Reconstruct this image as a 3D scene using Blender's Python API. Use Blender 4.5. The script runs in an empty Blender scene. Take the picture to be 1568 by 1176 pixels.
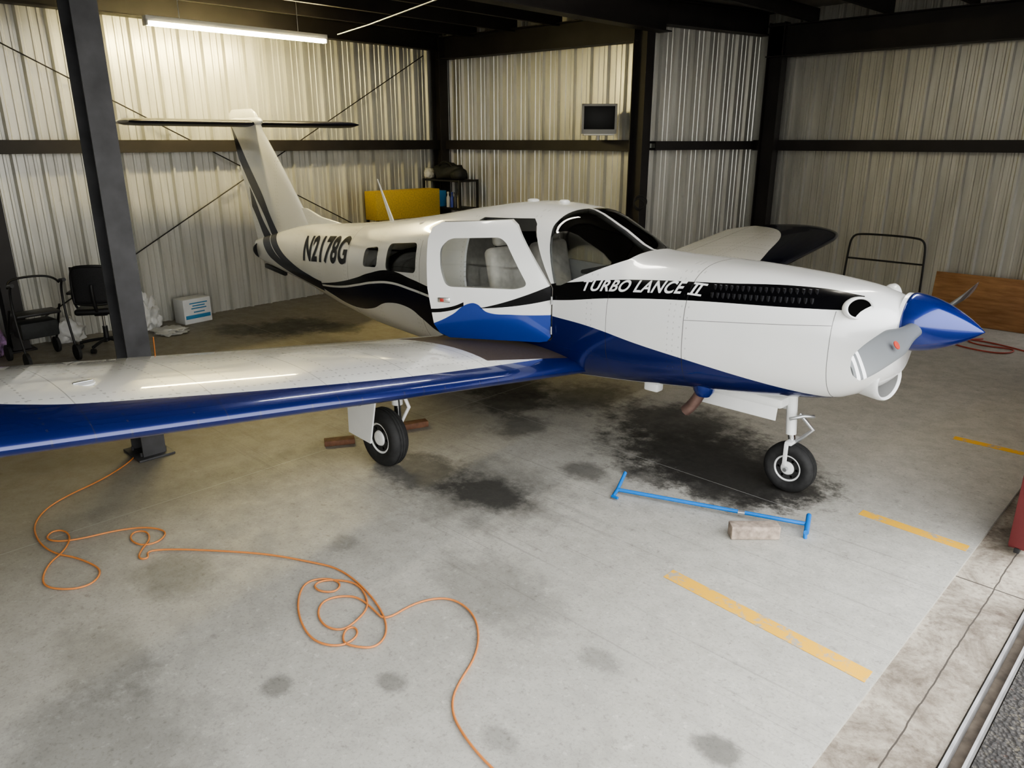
import bpy, bmesh, math, random
from mathutils import Matrix, Vector
random.seed(4)
SC=bpy.context.scene
COL=bpy.context.collection
XF=Matrix.Identity(4)

# ------------------------------------------------------------------ helpers
def empty(name,loc=(0,0,0)):
    e=bpy.data.objects.new(name,None); e.location=loc; e.empty_display_size=.1
    COL.objects.link(e); return e
def setpar(o,par):
    if par is not None:
        o.parent=par; o.matrix_parent_inverse=Matrix.Translation(-Vector(par.location))
def mk(name,verts,faces,mat=None,par=None,smooth=False,angle=35,normals=True):
    me=bpy.data.meshes.new(name)
    me.from_pydata([XF@Vector(v) for v in verts],[],faces); me.update()
    if normals:
        bm=bmesh.new(); bm.from_mesh(me); bmesh.ops.recalc_face_normals(bm,faces=bm.faces); bm.to_mesh(me); bm.free()
    return fin_(name,me,mat,par,smooth,angle)
def fin_(name,me,mat,par,smooth,angle=35):
    o=bpy.data.objects.new(name,me); COL.objects.link(o)
    if mat is not None:
        for m in (mat if isinstance(mat,(list,tuple)) else [mat]): me.materials.append(m)
    if smooth:
        me.shade_smooth(); me.set_sharp_from_angle(angle=math.radians(angle))
    setpar(o,par); return o
def boxvf(c,s):
    v=[];f=[]
    for i in (-.5,.5):
        for j in (-.5,.5):
            for k in (-.5,.5): v.append((c[0]+i*s[0],c[1]+j*s[1],c[2]+k*s[2]))
    f=[(0,1,3,2),(4,6,7,5),(0,4,5,1),(2,3,7,6),(0,2,6,4),(1,5,7,3)]
    return v,f
def box(name,c,s,mat,par=None,bev=.004,rot=None,seg=2):
    bm=bmesh.new(); bmesh.ops.create_cube(bm,size=1)
    bmesh.ops.scale(bm,vec=s,verts=bm.verts)
    if bev>0: bmesh.ops.bevel(bm,geom=bm.edges[:],offset=min(bev,min(s)*.45),segments=seg,affect='EDGES',profile=.5)
    M=Matrix.Translation(c)
    if rot is not None:
        from mathutils import Euler
        M=M@Euler([math.radians(a) for a in rot]).to_matrix().to_4x4()
    bmesh.ops.transform(bm,matrix=XF@M,verts=bm.verts)
    me=bpy.data.meshes.new(name); bm.to_mesh(me); bm.free()
    return fin_(name,me,mat,par,bev>0,40)
def boxes(name,lst,mat,par=None):
    V=[];Fc=[]
    for c,s in lst:
        v,f=boxvf(c,s); n=len(V); V+=v; Fc+=[tuple(i+n for i in q) for q in f]
    return mk(name,V,Fc,mat,par)
def frame_axes(d):
    d=Vector(d).normalized(); up=Vector((0,0,1)) if abs(d.z)<.95 else Vector((1,0,0))
    a=d.cross(up).normalized(); b=a.cross(d).normalized(); return d,a,b
def lathe(name,o,d,prof,mat,par=None,n=32,smooth=True,sy=1.0,angle=35,caps=(True,True)):
    """prof: list of (along, radius)"""
    o=Vector(o); d,a,b=frame_axes(d); V=[];Fc=[]
    for (t,r) in prof:
        for k in range(n):
            th=2*math.pi*k/n
            V.append(o+d*t+a*(r*math.cos(th)*sy)+b*(r*math.sin(th)))
    for i in range(len(prof)-1):
        for k in range(n):
            k2=(k+1)%n; Fc.append((i*n+k,i*n+k2,(i+1)*n+k2,(i+1)*n+k))
    if caps[0]: Fc.append(tuple(range(n)))
    if caps[1]: Fc.append(tuple(range((len(prof)-1)*n,len(prof)*n)))
    return mk(name,V,Fc,mat,par,smooth,angle)
def cyl(name,p0,p1,r,mat,par=None,r2=None,n=20):
    p0=Vector(p0);p1=Vector(p1); L=(p1-p0).length; r2=r if r2 is None else r2
    return lathe(name,p0,p1-p0,[(0,r),(L,r2)],mat,par,n)
def torus(name,o,d,R,r,mat,par=None,n=40,m=14,sy=1):
    o=Vector(o); d,a,b=frame_axes(d); V=[];Fc=[]
    for k in range(n):
        th=2*math.pi*k/n; e=a*math.cos(th)*sy+b*math.sin(th)
        for j in range(m):
            ph=2*math.pi*j/m; V.append(o+e*(R+r*math.cos(ph))+d*(r*math.sin(ph)))
    for k in range(n):
        for j in range(m):
            Fc.append((k*m+j,((k+1)%n)*m+j,((k+1)%n)*m+(j+1)%m,k*m+(j+1)%m))
    return mk(name,V,Fc,mat,par,True)
def tube(name,pts,r,mat,par=None,cyclic=False,order=4,res=6,straight=False):
    cu=bpy.data.curves.new(name,'CURVE'); cu.dimensions='3D'; cu.bevel_depth=r; cu.bevel_resolution=2; cu.use_fill_caps=True
    sp=cu.splines.new('POLY' if straight else 'NURBS'); sp.points.add(len(pts)-1)
    for p,q in zip(sp.points,pts):
        q=XF@Vector(q); p.co=(q[0],q[1],q[2],1)
    sp.use_cyclic_u=cyclic
    if not straight:
        sp.order_u=order; sp.use_endpoint_u=True; sp.resolution_u=res
    o=bpy.data.objects.new(name,cu); COL.objects.link(o)
    dg=bpy.context.evaluated_depsgraph_get(); dg.update()
    me=bpy.data.meshes.new_from_object(o.evaluated_get(dg)); bpy.data.objects.remove(o)
    me.name=name
    return fin_(name,me,mat,par,True,60)
def pchip(P):
    P=sorted(P); xs=[p[0] for p in P]; ys=[p[1] for p in P]; n=len(P)
    h=[xs[i+1]-xs[i] for i in range(n-1)]; dl=[(ys[i+1]-ys[i])/h[i] for i in range(n-1)]
    m=[dl[0]]+[0]*(n-2)+[dl[-1]]
    for i in range(1,n-1):
        if dl[i-1]*dl[i]>0:
            w1=2*h[i]+h[i-1];w2=h[i]+2*h[i-1]; m[i]=(w1+w2)/(w1/dl[i-1]+w2/dl[i])
    def f(x):
        if x<=xs[0]: return ys[0]
        if x>=xs[-1]: return ys[-1]
        i=max(j for j in range(n-1) if xs[j]<=x); t=(x-xs[i])/h[i]
        return (2*t**3-3*t*t+1)*ys[i]+(t**3-2*t*t+t)*h[i]*m[i]+(-2*t**3+3*t*t)*ys[i+1]+(t**3-t*t)*h[i]*m[i+1]
    return f

# ------------------------------------------------------------------ material helpers
class NT:
    def __init__(s,name):
        s.m=bpy.data.materials.new(name); s.m.use_nodes=True; s.t=s.m.node_tree; s.b=s.t.nodes["Principled BSDF"]
        s.out=s.t.nodes["Material Output"]
    def n(s,ty,**k):
        nd=s.t.nodes.new(ty)
        for a,b in k.items(): setattr(nd,a,b)
        return nd
    def l(s,a,b): s.t.links.new(a,b)
    def put(s,sock,v):
        if isinstance(v,bpy.types.NodeSocket): s.l(v,sock)
        else: sock.default_value=v
    def math(s,op,a,b=0,c=0,clamp=False):
        nd=s.n("ShaderNodeMath",operation=op); nd.use_clamp=clamp
        s.put(nd.inputs[0],a); s.put(nd.inputs[1],b)
        if op in('MULTIPLY_ADD','COMPARE','SMOOTH_MIN'): s.put(nd.inputs[2],c)
        return nd.outputs[0]
    def obj(s):
        tc=s.n("ShaderNodeTexCoord"); return tc.outputs["Object"]
    def xyz(s,v=None):
        sp=s.n("ShaderNodeSeparateXYZ"); s.l(v if v is not None else s.obj(),sp.inputs[0]); return sp.outputs
    def curve(s,x,P,x0,x1,z0,z1):
        xn=s.math('MULTIPLY_ADD',x,1/(x1-x0),-x0/(x1-x0),)
        nd=s.n("ShaderNodeFloatCurve"); c=nd.mapping.curves[0]
        P=sorted(P); Q=[((a-x0)/(x1-x0),(b-z0)/(z1-z0)) for a,b in P]
        c.points[0].location=Q[0]; c.points[1].location=Q[-1]
        for q in Q[1:-1]: c.points.new(*q)
        nd.mapping.update(); s.l(xn,nd.inputs[1])
        return s.math('MULTIPLY_ADD',nd.outputs[0],(z1-z0),z0)
    def mix(s,f,a,b):
        nd=s.n("ShaderNodeMix",data_type='RGBA'); s.put(nd.inputs[0],f)
        for sk,v in ((nd.inputs[6],a),(nd.inputs[7],b)):
            if isinstance(v,bpy.types.NodeSocket): s.l(v,sk)
            else: sk.default_value=(*v,1) if len(v)==3 else v
        return nd.outputs[2]
    def noise(s,scale,detail=4,rough=.5,vec=None,dist=0):
        nd=s.n("ShaderNodeTexNoise"); nd.inputs["Scale"].default_value=scale; nd.inputs["Detail"].default_value=detail
        nd.inputs["Roughness"].default_value=rough; nd.inputs["Distortion"].default_value=dist
        s.l(vec if vec is not None else s.obj(),nd.inputs["Vector"]); return nd.outputs["Fac"]
    def ramp(s,f,a,b,lo=0.,hi=1.):
        nd=s.n("ShaderNodeMapRange"); s.l(f,nd.inputs[0]); nd.inputs[1].default_value=a; nd.inputs[2].default_value=b
        nd.inputs[3].default_value=lo; nd.inputs[4].default_value=hi; nd.clamp=True
        return nd.outputs[0]
    def bump(s,h,st=.2,d=.01):
        nd=s.n("ShaderNodeBump"); nd.inputs["Strength"].default_value=st; nd.inputs["Distance"].default_value=d
        s.l(h,nd.inputs["Height"]); s.l(nd.outputs[0],s.b.inputs["Normal"])
    def band(s,v,lo,hi):
        return s.math('MULTIPLY',s.math('GREATER_THAN',v,lo),s.math('LESS_THAN',v,hi))
def pm(name,col,rough=.5,metal=0,coat=0,var=.08,scale=8,bump=0,spec=.5):
    s=NT(name); b=s.b
    if var>0:
        f=s.noise(scale,5)
        c=s.mix(s.ramp(f,.3,.7),tuple(x*(1-var) for x in col),tuple(min(1,x*(1+var)) for x in col)); s.l(c,b.inputs["Base Color"])
        if bump: s.bump(f,bump,.01)
    else: b.inputs["Base Color"].default_value=(*col,1)
    b.inputs["Roughness"].default_value=rough; b.inputs["Metallic"].default_value=metal
    b.inputs["Coat Weight"].default_value=coat; b.inputs["Coat Roughness"].default_value=.04
    b.inputs["Specular IOR Level"].default_value=spec
    return s.m
def emis(name,col,st):
    s=NT(name); s.b.inputs["Emission Color"].default_value=(*col,1); s.b.inputs["Emission Strength"].default_value=st
    s.b.inputs["Base Color"].default_value=(.9,.9,.9,1); return s.m

WHITE=(.80,.81,.80); BLUE=(.005,.014,.115); NAVY=(.003,.004,.018); BLACK=(.003,.003,.004)
m_white=pm("white_paint",WHITE,.3,coat=.5,var=.02)
m_blue=pm("blue_metallic_paint",(.006,.024,.19),.22,metal=.4,coat=1,var=.05,scale=200)
m_black=pm("black_plastic",(.012,.012,.013),.5,var=.2)
m_rubber=pm("tire_rubber",(.018,.018,.018),.75,var=.3,scale=30)
m_chrome=pm("chrome_steel",(.7,.7,.7),.18,metal=1,var=.05)
m_alu=pm("bare_aluminium",(.55,.56,.57),.35,metal=.9,var=.1)
m_steel=pm("dark_brown_steel_primer",(.020,.017,.016),.55,var=.3,scale=3)
m_colsteel=pm("grey_black_steel_primer",(.045,.045,.048),.55,var=.35,scale=6)
m_exh=pm("heat_stained_exhaust",(.20,.13,.11),.5,metal=.6,var=.3,scale=12)
m_int=pm("cabin_lining",(.42,.41,.38),.8,var=.15)
m_dash=pm("instrument_panel_grey",(.05,.05,.052),.6,var=.2)
m_seat=pm("seat_upholstery",(.60,.58,.53),.75,var=.12,scale=20)
m_wood=pm("weathered_wood",(.33,.27,.22),.8,var=.35,scale=25,bump=.3)
m_redwood=pm("stained_wood_chock",(.14,.065,.035),.7,var=.3,scale=20)
m_orange=pm("orange_cord_jacket",(.52,.20,.06),.5,var=.08)
m_towblue=pm("blue_towbar_paint",(.01,.17,.55),.4,var=.1)
m_redhose=pm("red_hose",(.35,.06,.04),.5)
m_plastwhite=pm("white_plastic_sheet",(.60,.60,.58),.4,var=.08)
m_dark=pm("opening_shade_black",(.004,.004,.004),.9,var=0,spec=0)  # near-black for discs that paint the shade inside scoop and inlets

def glass(name,tint,refl=1.0):
    s=NT(name); tr=s.n("ShaderNodeBsdfTransparent"); tr.inputs[0].default_value=(*tint,1)
    gl=s.n("ShaderNodeBsdfGlossy"); gl.inputs["Roughness"].default_value=.03
    fr=s.n("ShaderNodeFresnel"); fr.inputs[0].default_value=1.5
    mx=s.n("ShaderNodeMixShader"); s.l(s.math('MULTIPLY',fr.outputs[0],refl,clamp=True),mx.inputs[0]); s.l(tr.outputs[0],mx.inputs[1]); s.l(gl.outputs[0],mx.inputs[2])
    s.l(mx.outputs[0],s.out.inputs[0]); return s.m
m_glass=glass("window_acrylic",(.95,.96,.96),1.2)

# ------------------------------------------------------------------ aircraft paint
DOORX=-2.64
def fuselage_paint(name,door=False):
    s=NT(name); X=s.xyz(); x,y,z=X[0],X[1],X[2]
    lt=lambda a,b:s.math('LESS_THAN',a,b); gt=lambda a,b:s.math('GREATER_THAN',a,b)
    mul=lambda *a:(a[0] if len(a)==1 else s.math('MULTIPLY',a[0],mul(*a[1:])))
    f=s.noise(1.6,4); col=s.mix(s.ramp(f,.35,.7),(.76,.765,.745),(.82,.825,.815))
    if not door:
        bl=s.curve(x,[(-3,1.10),(-2,1.10),(-1.68,1.075),(-1.37,1.05),(-.96,.985),(-.54,.93),(-.14,.875),(.25,.82),(.6,.77)],-3,.7,.4,1.6)
        bb=s.curve(x,[(-3,.4),(-1.9,.5),(-1.7,.57),(-1.0,.655),(-.5,.715),(.2,.775),(.6,.80)],-3,.7,.3,1.6)
        mb=mul(gt(x,DOORX),lt(z,bl),gt(z,bb))
        up=s.curve(x,[(-2.0,1.27),(-1.69,1.325),(-1.2,1.40),(-.48,1.458),(.15,1.488),(.45,1.46),(.7,1.44)],-2.1,.7,1,1.7)
        lo=s.curve(x,[(-2.0,1.18),(-1.69,1.20),(-1.2,1.275),(-.62,1.335),(.0,1.372),(.25,1.385),(.45,1.395),(.7,1.39)],-2.1,.7,1,1.7)
        mk1=mul(s.band(x,-1.95,.40),lt(z,up),gt(z,lo))
        U1=s.curve(x,[(-5.35,.83),(-4.8,.93),(-4.4,1.03),(-4.17,1.10),(-3.74,1.18),(-3.4,1.145),(-3.0,1.10),(-2.6,1.12)],-5.5,-2.5,.4,1.4)
        U2=s.curve(x,[(-5.35,.82),(-4.8,.885),(-4.4,.965),(-4.1,1.03),(-3.74,1.075),(-3.4,1.06),(-3.0,1.03),(-2.6,1.03)],-5.5,-2.5,.4,1.4)
        Lw=s.curve(x,[(-5.35,.77),(-5.1,.73),(-4.8,.685),(-4.5,.69),(-4.2,.74),(-3.8,.865),(-3.5,.87),(-3.3,.80),(-3.1,.70),(-2.7,.58)],-5.5,-2.5,.4,1.4)
        aft=s.band(x,-5.35,DOORX)
        mkb=mul(aft,lt(z,U1),gt(z,U2))
        mnv=mul(aft,lt(z,s.math('SUBTRACT',U2,.022)),gt(z,Lw))
        P=[(-7.8,2.42),(-7.6,2.22),(-7.35,1.92),(-7.05,1.58),(-6.8,1.24),(-6.5,1.03),(-6.1,.90),(-5.6,.83),(-5.3,.81)]
        f1=s.curve(x,P,-7.9,-5.2,.6,2.6)
        x2=s.math('ADD',x,.26); f2=s.curve(x2,P,-7.9,-5.2,.6,2.6)
        t=s.curve(x,[(-7.9,.15),(-7.0,.14),(-6.6,.075),(-5.9,.045),(-5.3,.04)],-7.9,-5.2,0,.2)
        d1=lt(s.math('ABSOLUTE',s.math('SUBTRACT',z,f1)),t)
        d2=lt(s.math('ABSOLUTE',s.math('SUBTRACT',z,s.math('SUBTRACT',f2,.03))),s.math('MULTIPLY',t,.85))
        ms=mul(s.band(x,-8,-5.33),s.math('MAXIMUM',d1,mul(d2,gt(x,-7.40))))
        mn=s.math('MAXIMUM',mnv,ms)
        col=s.mix(mb,col,BLUE); col=s.mix(s.math('MAXIMUM',mk1,mkb),col,BLACK); col=s.mix(mn,col,NAVY)
        def seam(v,at,w=.0022): return lt(s.math('ABSOLUTE',s.math('SUBTRACT',v,at)),w)
        hz=s.math('MULTIPLY_ADD',x,.1,1.268)
        sm=s.math('MAXIMUM',seam(x,-.62,.003),mul(seam(x,-1.22),lt(z,1.30)))
        sm=s.math('MAXIMUM',sm,mul(seam(x,.30),lt(z,1.38)))
        sm=s.math('MAXIMUM',sm,mul(s.band(x,-.62,.30),lt(s.math('ABSOLUTE',s.math('SUBTRACT',z,hz)),.002)))
        sm=s.math('MAXIMUM',sm,mul(seam(x,-3.28),lt(z,1.5)))
        sm=s.math('MAXIMUM',sm,mul(seam(x,-4.6),lt(z,1.6)))
        rv=mul(lt(s.math('ABSOLUTE',s.math('SUBTRACT',s.math('PINGPONG',s.math('ADD',x,.05),.33),.02)),.004),gt(s.math('PINGPONG',z,.02),.014),lt(x,-.65))
        sc=mul(lt(s.math('ABSOLUTE',s.math('SUBTRACT',s.math('ABSOLUTE',s.math('ADD',x,.62)),.025)),.005),gt(s.math('PINGPONG',z,.035),.029))
        rv=s.math('MAXIMUM',rv,sc)
        col=s.mix(s.math('MULTIPLY',s.math('MAXIMUM',sm,s.math('MULTIPLY',rv,.35)),.75),col,(.03,.03,.03))
        met=mb; drk=s.math('MAXIMUM',mn,s.math('MAXIMUM',mk1,mkb))
    else:
        b=s.curve(x,[(-2.72,.95),(-2.62,.98),(-2.48,1.05),(-2.34,1.145),(-2.29,1.15),(-2.19,1.085),(-2.0,1.075),(-1.7,1.085)],-2.85,-1.65,.7,1.4)
        mb=lt(z,b)
        u=s.curve(x,[(-2.25,1.115),(-2.1,1.155),(-1.9,1.225),(-1.7,1.31)],-2.35,-1.65,.9,1.5)
        l_=s.curve(x,[(-2.25,1.112),(-2.1,1.125),(-1.9,1.155),(-1.7,1.20)],-2.35,-1.65,.9,1.5)
        mk1=mul(gt(x,-2.25),lt(z,u),gt(z,l_))
        u3=s.curve(x,[(-2.72,1.09),(-2.5,1.11),(-2.38,1.155)],-2.85,-2.3,.9,1.5)
        mk2=mul(lt(x,-2.38),lt(z,u3),gt(z,s.math('SUBTRACT',u3,.03)))
        drk=s.math('MAXIMUM',mk1,mk2)
        col=s.mix(mb,col,(.008,.045,.30)); col=s.mix(drk,col,BLACK); met=mb  # door blue brighter than the fuselage: outdoor reflection put into the colour
    s.l(col,s.b.inputs["Base Color"]); s.l(s.math('MULTIPLY',met,.3),s.b.inputs["Metallic"])
    s.b.inputs["Roughness"].default_value=.26; s.l(s.ramp(drk,0,1,.7,.12),s.b.inputs["Coat Weight"]); s.b.inputs["Coat Roughness"].default_value=.05
    s.l(s.ramp(drk,0,1,.5,.18),s.b.inputs["Specular IOR Level"])
    s.bump(s.noise(2.2,2),.05,.02)
    return s.m
def wing_paint(name,le,curveP):
    s=NT(name); X=s.xyz(); x,y,z=X[0],X[1],X[2]
    ay=s.math('ABSOLUTE',y)
    f=s.noise(1.5,4); col=s.mix(s.ramp(f,.35,.7),(.74,.745,.72),(.82,.825,.81))
    b=s.curve(ay,curveP,0,5.1,-3.4,-1.2)
    mb=s.math('GREATER_THAN',x,b)
    col=s.mix(mb,col,NAVY if le=='L' else BLUE)
    if le=='R':
        wk=s.math('MULTIPLY',s.math('MULTIPLY',s.math('LESS_THAN',ay,1.30),s.math('LESS_THAN',x,s.math('MULTIPLY_ADD',ay,-.12,-1.52))),s.math('GREATER_THAN',x,-2.72))
        g=s.noise(60,3); col=s.mix(wk,col,s.mix(g,(.035,.025,.022),(.07,.05,.045)))
        s.l(s.ramp(wk,0,1,.26,.85),s.b.inputs["Roughness"]); s.l(s.ramp(wk,0,1,.8,0),s.b.inputs["Coat Weight"])
    seam=s.math('LESS_THAN',s.math('ABSOLUTE',s.math('SUBTRACT',s.math('PINGPONG',s.math('ADD',ay,.15),.62),.3)),.003)
    row=s.math('LESS_THAN',s.math('ABSOLUTE',s.math('SUBTRACT',s.math('PINGPONG',s.math('ADD',ay,.15),.31),.15)),.005)
    dots=s.math('GREATER_THAN',s.math('PINGPONG',x,.022),.014)
    row2=s.math('LESS_THAN',s.math('ABSOLUTE',s.math('SUBTRACT',s.math('PINGPONG',s.math('ADD',x,.12),.27),.05)),.005)
    dots2=s.math('GREATER_THAN',s.math('PINGPONG',ay,.022),.014)
    rv=s.math('MAXIMUM',s.math('MULTIPLY',row,dots),s.math('MULTIPLY',row2,dots2))
    hinge=s.math('LESS_THAN',s.math('ABSOLUTE',s.math('SUBTRACT',x,-2.74)),.004)
    k=s.math('MAXIMUM',s.math('MAXIMUM',s.math('MULTIPLY',seam,.45),s.math('MULTIPLY',rv,.4)),s.math('MULTIPLY',hinge,.8))
    col=s.mix(k,col,(.05,.05,.06))
    s.l(col,s.b.inputs["Base Color"]); s.l(s.math('MULTIPLY',mb,.3),s.b.inputs["Metallic"])
    if le!='R': s.b.inputs["Roughness"].default_value=.26; s.b.inputs["Coat Weight"].default_value=.4
    s.b.inputs["Coat Roughness"].default_value=.05
    s.bump(s.noise(3,2),.08,.02)
    return s.m
m_fus=fuselage_paint("fuselage_livery"); m_door=fuselage_paint("door_livery_brightened",True)
m_wR=wing_paint("wing_livery_r",'R',[(0,-1.65),(3.7,-1.68),(4.05,-1.75),(4.4,-2.0),(4.7,-2.6),(5.1,-3.3)])
m_wL=wing_paint("wing_livery_l",'L',[(0,-1.70),(2.6,-1.74),(3.2,-1.86),(4.0,-2.1),(4.5,-2.7),(5.0,-3.3)])
def stab_paint():
    s=NT("stabilator_livery"); X=s.xyz()
    m=s.math('GREATER_THAN',X[0],-7.42); c=s.mix(m,(.70,.70,.67),NAVY); s.l(c,s.b.inputs["Base Color"])
    s.b.inputs["Roughness"].default_value=.35; return s.m
m_stab=stab_paint()

# ------------------------------------------------------------------ AIRCRAFT
plane=empty("single_engine_airplane")
ST=[ # x, halfw, zbot, zmid, ztop, nbot, ntop
(.60,.20,.99,1.25,1.42,2.2,2.2),(.57,.25,.95,1.23,1.445,2.2,2.2),(.52,.29,.90,1.21,1.465,2.3,2.3),(.42,.345,.835,1.19,1.49,2.5,2.5),
(.3,.385,.785,1.17,1.505,2.7,2.7),(0,.445,.73,1.16,1.53,2.9,2.8),(-.5,.50,.665,1.13,1.55,3,2.8),(-.95,.54,.61,1.11,1.55,3,2.7),
(-1.2,.56,.58,1.10,1.56,3,2.6),(-1.5,.58,.55,1.10,1.70,3,2.7),(-1.83,.60,.53,1.11,1.83,3,3.0),(-2.3,.61,.51,1.12,1.86,3,3.1),
(-2.9,.61,.49,1.12,1.79,3,3.0),(-3.5,.58,.47,1.10,1.69,2.9,2.8),(-4.2,.52,.48,1.08,1.585,2.7,2.5),(-5,.41,.54,1.05,1.49,2.5,2.3),
(-6,.25,.69,1.04,1.40,2.3,2.1),(-7,.10,.81,1.02,1.20,2.1,2),(-7.38,.04,.87,1.0,1.10,2,2)]
CF=[pchip([(s[0],s[i]) for s in ST]) for i in range(1,7)]
def sect(x): return [c(x) for c in CF]
def hw(x,z):
    w,zb,zm,zt,nb,nt=sect(x)
    if z>=zm: u=min(1,(z-zm)/(zt-zm)); n=nt
    else: u=min(1,(zm-z)/(zm-zb)); n=nb
    return w*max(0,1-u**n)**(1/n)
def ztop_at(x,y):
    w,zb,zm,zt,nb,nt=sect(x); return zm+(zt-zm)*max(0,1-(abs(y)/w)**nt)**(1/nt)
NS=100;NA=80
xs=[.60,.59,.575,.55,.53]+[.5-i*(7.88/NS) for i in range(NS+1)]
V=[];Fc=[]
for x in xs:
    w,zb,zm,zt,nb,nt=sect(x)
    for k in range(NA):
        th=2*math.pi*(k+.5)/NA; c,s_=math.cos(th),math.sin(th); n=nt if s_>0 else nb
        r=(abs(c)**n+abs(s_)**n)**(-1/n)
        hh=(zt-zm) if s_>0 else (zm-zb)
        V.append((x,w*c*r,zm+hh*s_*r))
for i in range(len(xs)-1):
    for k in range(NA): Fc.append((i*NA+k,i*NA+(k+1)%NA,(i+1)*NA+(k+1)%NA,(i+1)*NA+k))
Fc.append(tuple(range(NA))); Fc.append(tuple(range((len(xs)-1)*NA,len(xs)*NA)))
def prism(poly,y0,y1):
    n=len(poly); v=[(p[0],y0,p[1]) for p in poly]+[(p[0],y1,p[1]) for p in poly]
    f=[tuple(range(n)),tuple(range(2*n-1,n-1,-1))]+[(i,(i+1)%n,n+(i+1)%n,n+i) for i in range(n)]
    return v,f
def rounded(poly,r,seg=5):
    out=[];n=len(poly)
    for i in range(n):
        p=Vector(poly[i]).to_2d();a=Vector(poly[i-1]).to_2d();b=Vector(poly[(i+1)%n]).to_2d()
        rr=min(r,(a-p).length*.45,(b-p).length*.45)
        s0=p+(a-p).normalized()*rr; s1=p+(b-p).normalized()*rr
        for k in range(seg+1):
            t=k/seg; out.append(tuple((1-t)**2*s0+2*t*(1-t)*p+t*t*s1))
    return out
def shell(th,name):
    o=mk(name,V,Fc,[m_fus,m_int],None)
    md=o.modifiers.new("s",'SOLIDIFY'); md.thickness=th; md.offset=-1; md.material_offset=1
    return o
def cutter(lst):
    VV=[];FF=[]
    for v,f in lst:
        n=len(VV); VV+=v; FF+=[tuple(i+n for i in q) for q in f]
    return mk("cut",VV,FF)
def evalmesh(o):
    dg=bpy.context.evaluated_depsgraph_get(); dg.update()
    return bpy.data.meshes.new_from_object(o.evaluated_get(dg))
def carve(th,ops,name,mats,keep=None):
    o=shell(th,name); cs=[]
    for op,lst in ops:
        c=cutter(lst); cs.append(c); md=o.modifiers.new("b",'BOOLEAN'); md.operation=op; md.object=c; md.solver='EXACT'
    me=evalmesh(o)
    for q in cs+[o]: bpy.data.objects.remove(q)
    me.materials.clear()
    for m in mats: me.materials.append(m)
    if len(mats)==1:
        for p in me.polygons: p.material_index=0
    ob=bpy.data.objects.new(name,me); COL.objects.link(ob); me.shade_smooth(); me.set_sharp_from_angle(angle=math.radians(30)); setpar(ob,plane)
    return ob
wsP=[(-1.22,1.525),(-1.15,1.70),(-1.4,2.0),(-1.83,2.0),(-1.84,1.72),(-1.77,1.53),(-1.69,1.31),(-1.64,1.315)]
winA=rounded([(-4.27,1.155),(-4.25,1.335),(-4.00,1.375),(-4.00,1.18)],.05)
winB=rounded([(-3.84,1.17),(-3.82,1.42),(-3.35,1.475),(-3.34,1.205)],.06)
dsc=lambda P:[(-1.70+(px+1.70)*.89,pz) for px,pz in P]
doorP=dsc([(-1.70,.91),(-1.70,1.285),(-2.03,1.73),(-2.09,1.765),(-2.70,1.74),(-2.78,1.70),(-2.80,1.62),(-2.79,1.25),(-2.74,.97),(-2.69,.90),(-2.60,.865),(-1.80,.865),(-1.73,.875)])
dwinP=rounded(dsc([(-1.90,1.30),(-2.10,1.61),(-2.16,1.645),(-2.60,1.63),(-2.68,1.56),(-2.67,1.40),(-2.62,1.27),(-2.0,1.27)]),.05)
fwinL=rounded([(-1.98,1.28),(-2.12,1.60),(-2.62,1.62),(-2.66,1.30)],.06)
winC=rounded([(-3.20,1.20),(-3.20,1.50),(-2.80,1.53),(-2.80,1.22)],.06)
lists=[prism(wsP,.018,1.2),prism(wsP,-1.2,-.018),prism(winA,-1,1),prism(winB,-1,1),prism(fwinL,.2,1.2),prism(winC,.2,1.2)]
fus=carve(.022,[('DIFFERENCE',lists+[prism(doorP,-1.2,-.15)])],"fuselage",[m_fus,m_int])
gl=carve(.008,[('INTERSECT',lists)],"windshield_and_windows",[m_glass])
door=carve(.04,[('INTERSECT',[prism(doorP,-1.2,-.15)]),('DIFFERENCE',[prism(dwinP,-1.3,0)])],"cabin_door",[m_door,m_int])
dgl=carve(.01,[('INTERSECT',[prism(dwinP,-1.2,-.15)])],"cabin_door_window",[m_glass])
HX,HY=-1.70,-.602
DM=Matrix.Translation((HX,HY-.012,0))@Matrix.Rotation(math.radians(31),4,'Z')@Matrix.Translation((-HX,-HY,0))
for o in (door,dgl): o.matrix_parent_inverse=Matrix.Identity(4); o.matrix_basis=DM
def skin_text(name,body,x0,x1,zb0,zb1,height,mat,shear=.3,bold=.0,off=.004):
    cu=bpy.data.curves.new(name,'FONT'); cu.body=body; cu.size=1; cu.shear=shear; cu.offset=bold; cu.space_character=1.08
    o=bpy.data.objects.new(name,cu); COL.objects.link(o); me=evalmesh(o); bpy.data.objects.remove(o)
    bm=bmesh.new(); bm.from_mesh(me); bmesh.ops.triangulate(bm,faces=bm.faces)
    a=min(v.co.x for v in bm.verts);b=max(v.co.x for v in bm.verts);c=min(v.co.y for v in bm.verts);d=max(v.co.y for v in bm.verts)
    for v in bm.verts:
        t=(v.co.x-a)/(b-a); x=x0+(x1-x0)*t; z=zb0+(zb1-zb0)*t+height*(v.co.y-c)/(d-c); v.co=(x,0,z)
    for it in range(5):
        E=[e for e in bm.edges if e.calc_length()>.035]
        if not E: break
        bmesh.ops.subdivide_edges(bm,edges=E,cuts=1); bmesh.ops.triangulate(bm,faces=bm.faces)
    for v in bm.verts: v.co.y=-hw(v.co.x,v.co.z)-off
    bmesh.ops.recalc_face_normals(bm,faces=bm.faces)
    bm.to_mesh(me); bm.free(); me.name=name; me.materials.clear()
    return fin_(name,me,mat,plane,False)
m_txtd=pm("registration_black",(.006,.007,.014),.4,var=0,spec=.2)
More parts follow.
